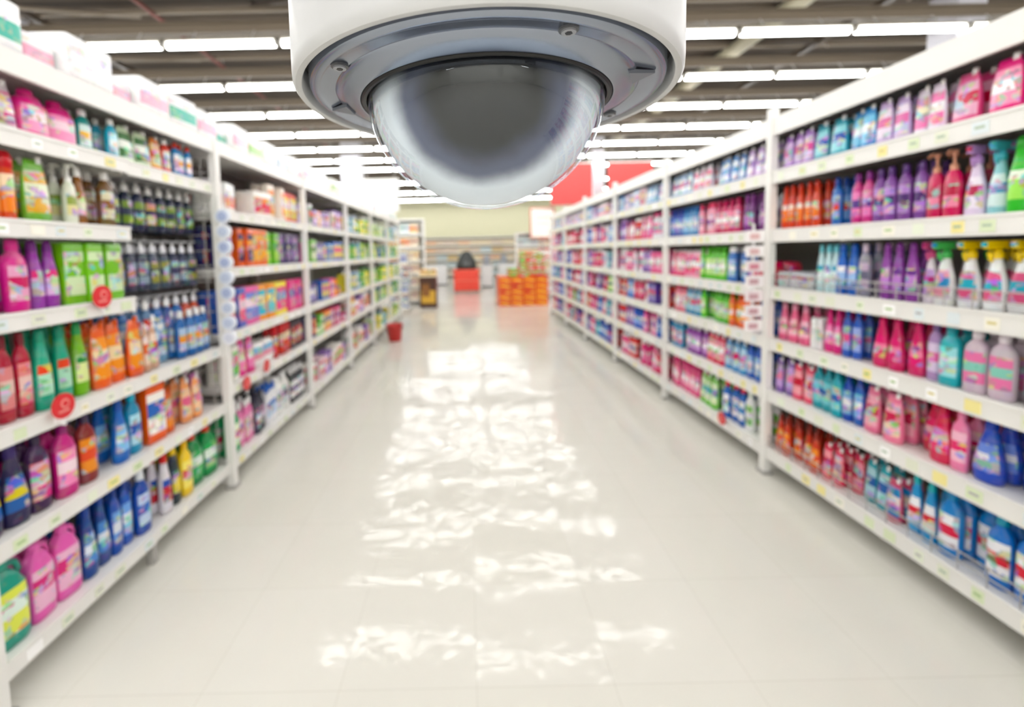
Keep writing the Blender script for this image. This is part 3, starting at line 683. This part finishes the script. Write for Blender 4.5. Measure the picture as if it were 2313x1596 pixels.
spin('housing', [(.376, .10), (.376, .004), (.379, -.003), (.384, -.005), (.390, -.004), (.395, .003), (.396, .02), (.396, .55), (.388, .58), (.34, .62), (.2, .66), (.09, .68), (.07, .70), (.07, 1.0), (.0705, (ZC-hz)/D)], house_m)
spin('recess', [(.377, .002), (.377, .05), (.355, .05), (.355, .012)], gask_m)
spin('mounting_ring', [(.3655, .045), (.3655, .006), (.364, .001), (.360, -.002), (.352, -.0035), (.346, -.002), (.342, -.001), (.316, .0005), (.312, -.003), (.300, -.006), (.272, -.013), (.268, -.013), (.266, -.010), (.266, .03)], ring_m, smooth_angle=28)
spin('gasket', [(.266, .0), (.266, -.013), (.262, -.0160), (.256, -.015), (.2535, -.008), (.2535, .02)], gask_m)
spin('inner_liner', [(.262, .012), (.20, .02), (.0001, .02)], gask_m)
gl_m, nt, b = new_mat('clear_dome_polycarbonate'); nt.nodes.remove(b)
out = nt.nodes['Material Output']
lw = nt.nodes.new('ShaderNodeLayerWeight'); lw.inputs['Blend'].default_value = .5
p5 = nt.nodes.new('ShaderNodeMath'); p5.operation = 'POWER'; p5.inputs[1].default_value = 3.6; nt.links.new(lw.outputs['Facing'], p5.inputs[0])
f0 = nt.nodes.new('ShaderNodeMath'); f0.operation = 'MULTIPLY_ADD'; f0.inputs[1].default_value = .85; f0.inputs[2].default_value = .075; nt.links.new(p5.outputs[0], f0.inputs[0])
tr = nt.nodes.new('ShaderNodeBsdfTransparent'); tr.inputs['Color'].default_value = (.94, .97, 1, 1)
gs = nt.nodes.new('ShaderNodeBsdfGlossy'); gs.inputs['Color'].default_value = (.90, .95, 1, 1); gs.inputs['Roughness'].default_value = .010
gn = nt.nodes.new('ShaderNodeNewGeometry'); nn = nt.nodes.new('ShaderNodeTexNoise'); nn.inputs['Scale'].default_value = 60; nn.inputs['Detail'].default_value = 3
nt.links.new(gn.outputs['Position'], nn.inputs['Vector'])
bp = nt.nodes.new('ShaderNodeBump'); bp.inputs['Strength'].default_value = .2; bp.inputs['Distance'].default_value = .0005
nt.links.new(nn.outputs['Fac'], bp.inputs['Height']); nt.links.new(bp.outputs['Normal'], gs.inputs['Normal'])
mxs = nt.nodes.new('ShaderNodeMixShader')
nt.links.new(f0.outputs[0], mxs.inputs[0]); nt.links.new(tr.outputs[0], mxs.inputs[1]); nt.links.new(gs.outputs[0], mxs.inputs[2])
nt.links.new(mxs.outputs[0], out.inputs['Surface'])
prof = [(.2535, .0)]
for i in range(0, 49):
    a = (math.pi/2)*i/48
    prof.append((max(.2535*math.cos(a), .0001), -.233*math.sin(a)-.004))
spin('dome_glass', prof, gl_m, smooth_angle=180, flip=True)
core_m, nt, b = new_mat('smoked_bubble_painted_glow')  # smoked core; pale rim glow and darker upper edge painted into base colour
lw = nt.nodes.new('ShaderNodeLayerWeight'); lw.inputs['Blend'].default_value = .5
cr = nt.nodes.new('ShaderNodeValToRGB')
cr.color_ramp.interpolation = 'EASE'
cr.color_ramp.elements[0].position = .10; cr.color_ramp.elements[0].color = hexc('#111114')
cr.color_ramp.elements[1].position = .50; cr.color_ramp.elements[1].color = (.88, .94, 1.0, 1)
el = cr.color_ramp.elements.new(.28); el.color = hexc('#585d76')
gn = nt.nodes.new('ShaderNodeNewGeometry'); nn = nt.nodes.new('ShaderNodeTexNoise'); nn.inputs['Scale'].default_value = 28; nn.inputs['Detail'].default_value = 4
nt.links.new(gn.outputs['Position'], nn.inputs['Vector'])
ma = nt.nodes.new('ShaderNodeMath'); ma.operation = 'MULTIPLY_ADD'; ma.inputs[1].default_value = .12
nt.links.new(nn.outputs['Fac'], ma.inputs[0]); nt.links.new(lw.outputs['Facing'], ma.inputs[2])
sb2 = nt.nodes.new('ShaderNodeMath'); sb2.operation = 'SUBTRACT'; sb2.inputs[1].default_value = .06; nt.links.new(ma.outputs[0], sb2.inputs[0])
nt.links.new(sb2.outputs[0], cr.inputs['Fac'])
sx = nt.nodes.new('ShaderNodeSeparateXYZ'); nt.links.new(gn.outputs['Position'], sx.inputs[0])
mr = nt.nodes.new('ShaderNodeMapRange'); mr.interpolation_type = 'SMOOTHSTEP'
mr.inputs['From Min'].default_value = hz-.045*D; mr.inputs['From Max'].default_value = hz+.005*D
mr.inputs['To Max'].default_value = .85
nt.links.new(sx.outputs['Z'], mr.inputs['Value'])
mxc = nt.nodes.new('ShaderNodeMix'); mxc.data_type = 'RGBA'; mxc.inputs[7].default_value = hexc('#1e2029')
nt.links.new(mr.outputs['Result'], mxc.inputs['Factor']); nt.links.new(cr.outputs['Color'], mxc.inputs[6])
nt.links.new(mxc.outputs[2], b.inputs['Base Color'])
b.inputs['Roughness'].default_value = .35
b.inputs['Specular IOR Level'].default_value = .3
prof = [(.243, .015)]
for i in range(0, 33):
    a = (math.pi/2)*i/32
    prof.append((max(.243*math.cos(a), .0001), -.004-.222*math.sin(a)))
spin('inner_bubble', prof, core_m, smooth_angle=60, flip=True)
def flat_obj(name, build, mat):
    m = MB(); build(m); return m.obj(name, mat, root)
zr = hz-.002*D
for i, ang in enumerate((-70, -143, 20, 110)):
    a = math.radians(ang); r_ = .330*D
    x, yv = cx+r_*math.cos(a), cy+r_*math.sin(a)
    def bld(m):
        m.rod((x, yv, zr-.0008), (x, yv, zr+.002), .0068, hexc('#55565a'), 24)
        m.rod((x, yv, zr-.0022), (x, yv, zr-.0008), .0050, hexc('#9a9ca2'), 24)
        m.rod((x, yv, zr-.0026), (x, yv, zr-.0021), .0026, hexc('#101012'), 6)
    flat_obj('screw_%d' % (i+1), bld, MAT_PAINT)
for i, ang in enumerate((-26, 176)):
    a = math.radians(ang)
    er = Vector((math.cos(a), math.sin(a), 0)); et = Vector((-math.sin(a), math.cos(a), 0)); c0 = Vector((cx, cy, zr))
    def bld(m):
        p = [c0+er*.345*D, c0+er*.302*D+et*.03*D, c0+er*.302*D-et*.03*D]
        up = Vector((0, 0, -.0016))
        V = [tuple(q+up*1.5) if k == 0 else tuple(q+up*2.2) for k, q in enumerate(p)]+[tuple(q) for q in p]
        m.add(V, [(0, 2, 1), (3, 4, 5), (0, 1, 4, 3), (1, 2, 5, 4), (2, 0, 3, 5)], [hexc('#6e727c')]*5)
    flat_obj('arrow_mark_%d' % (i+1), bld, MAT_PAINT)

# ================================================================== world + camera
w = bpy.data.worlds.new('World'); S.world = w; w.use_nodes = True
w.node_tree.nodes['Background'].inputs['Color'].default_value = (.9, .92, 1, 1)
w.node_tree.nodes['Background'].inputs['Strength'].default_value = .3
cam = bpy.data.cameras.new('camera'); co = bpy.data.objects.new('camera', cam); S.collection.objects.link(co)
cam.sensor_width = 36; cam.lens = 15.564; cam.clip_start = .01
cam.shift_x = .0432; cam.shift_y = -.0692
co.matrix_world = Matrix.Translation((0, 0, HC)) @ Matrix.Rotation(math.radians(86), 4, 'X') @ Matrix.Rotation(math.radians(-1.3), 4, 'Z')
cam.dof.use_dof = True; cam.dof.focus_distance = .76*D; cam.dof.aperture_fstop = 3.6
S.camera = co
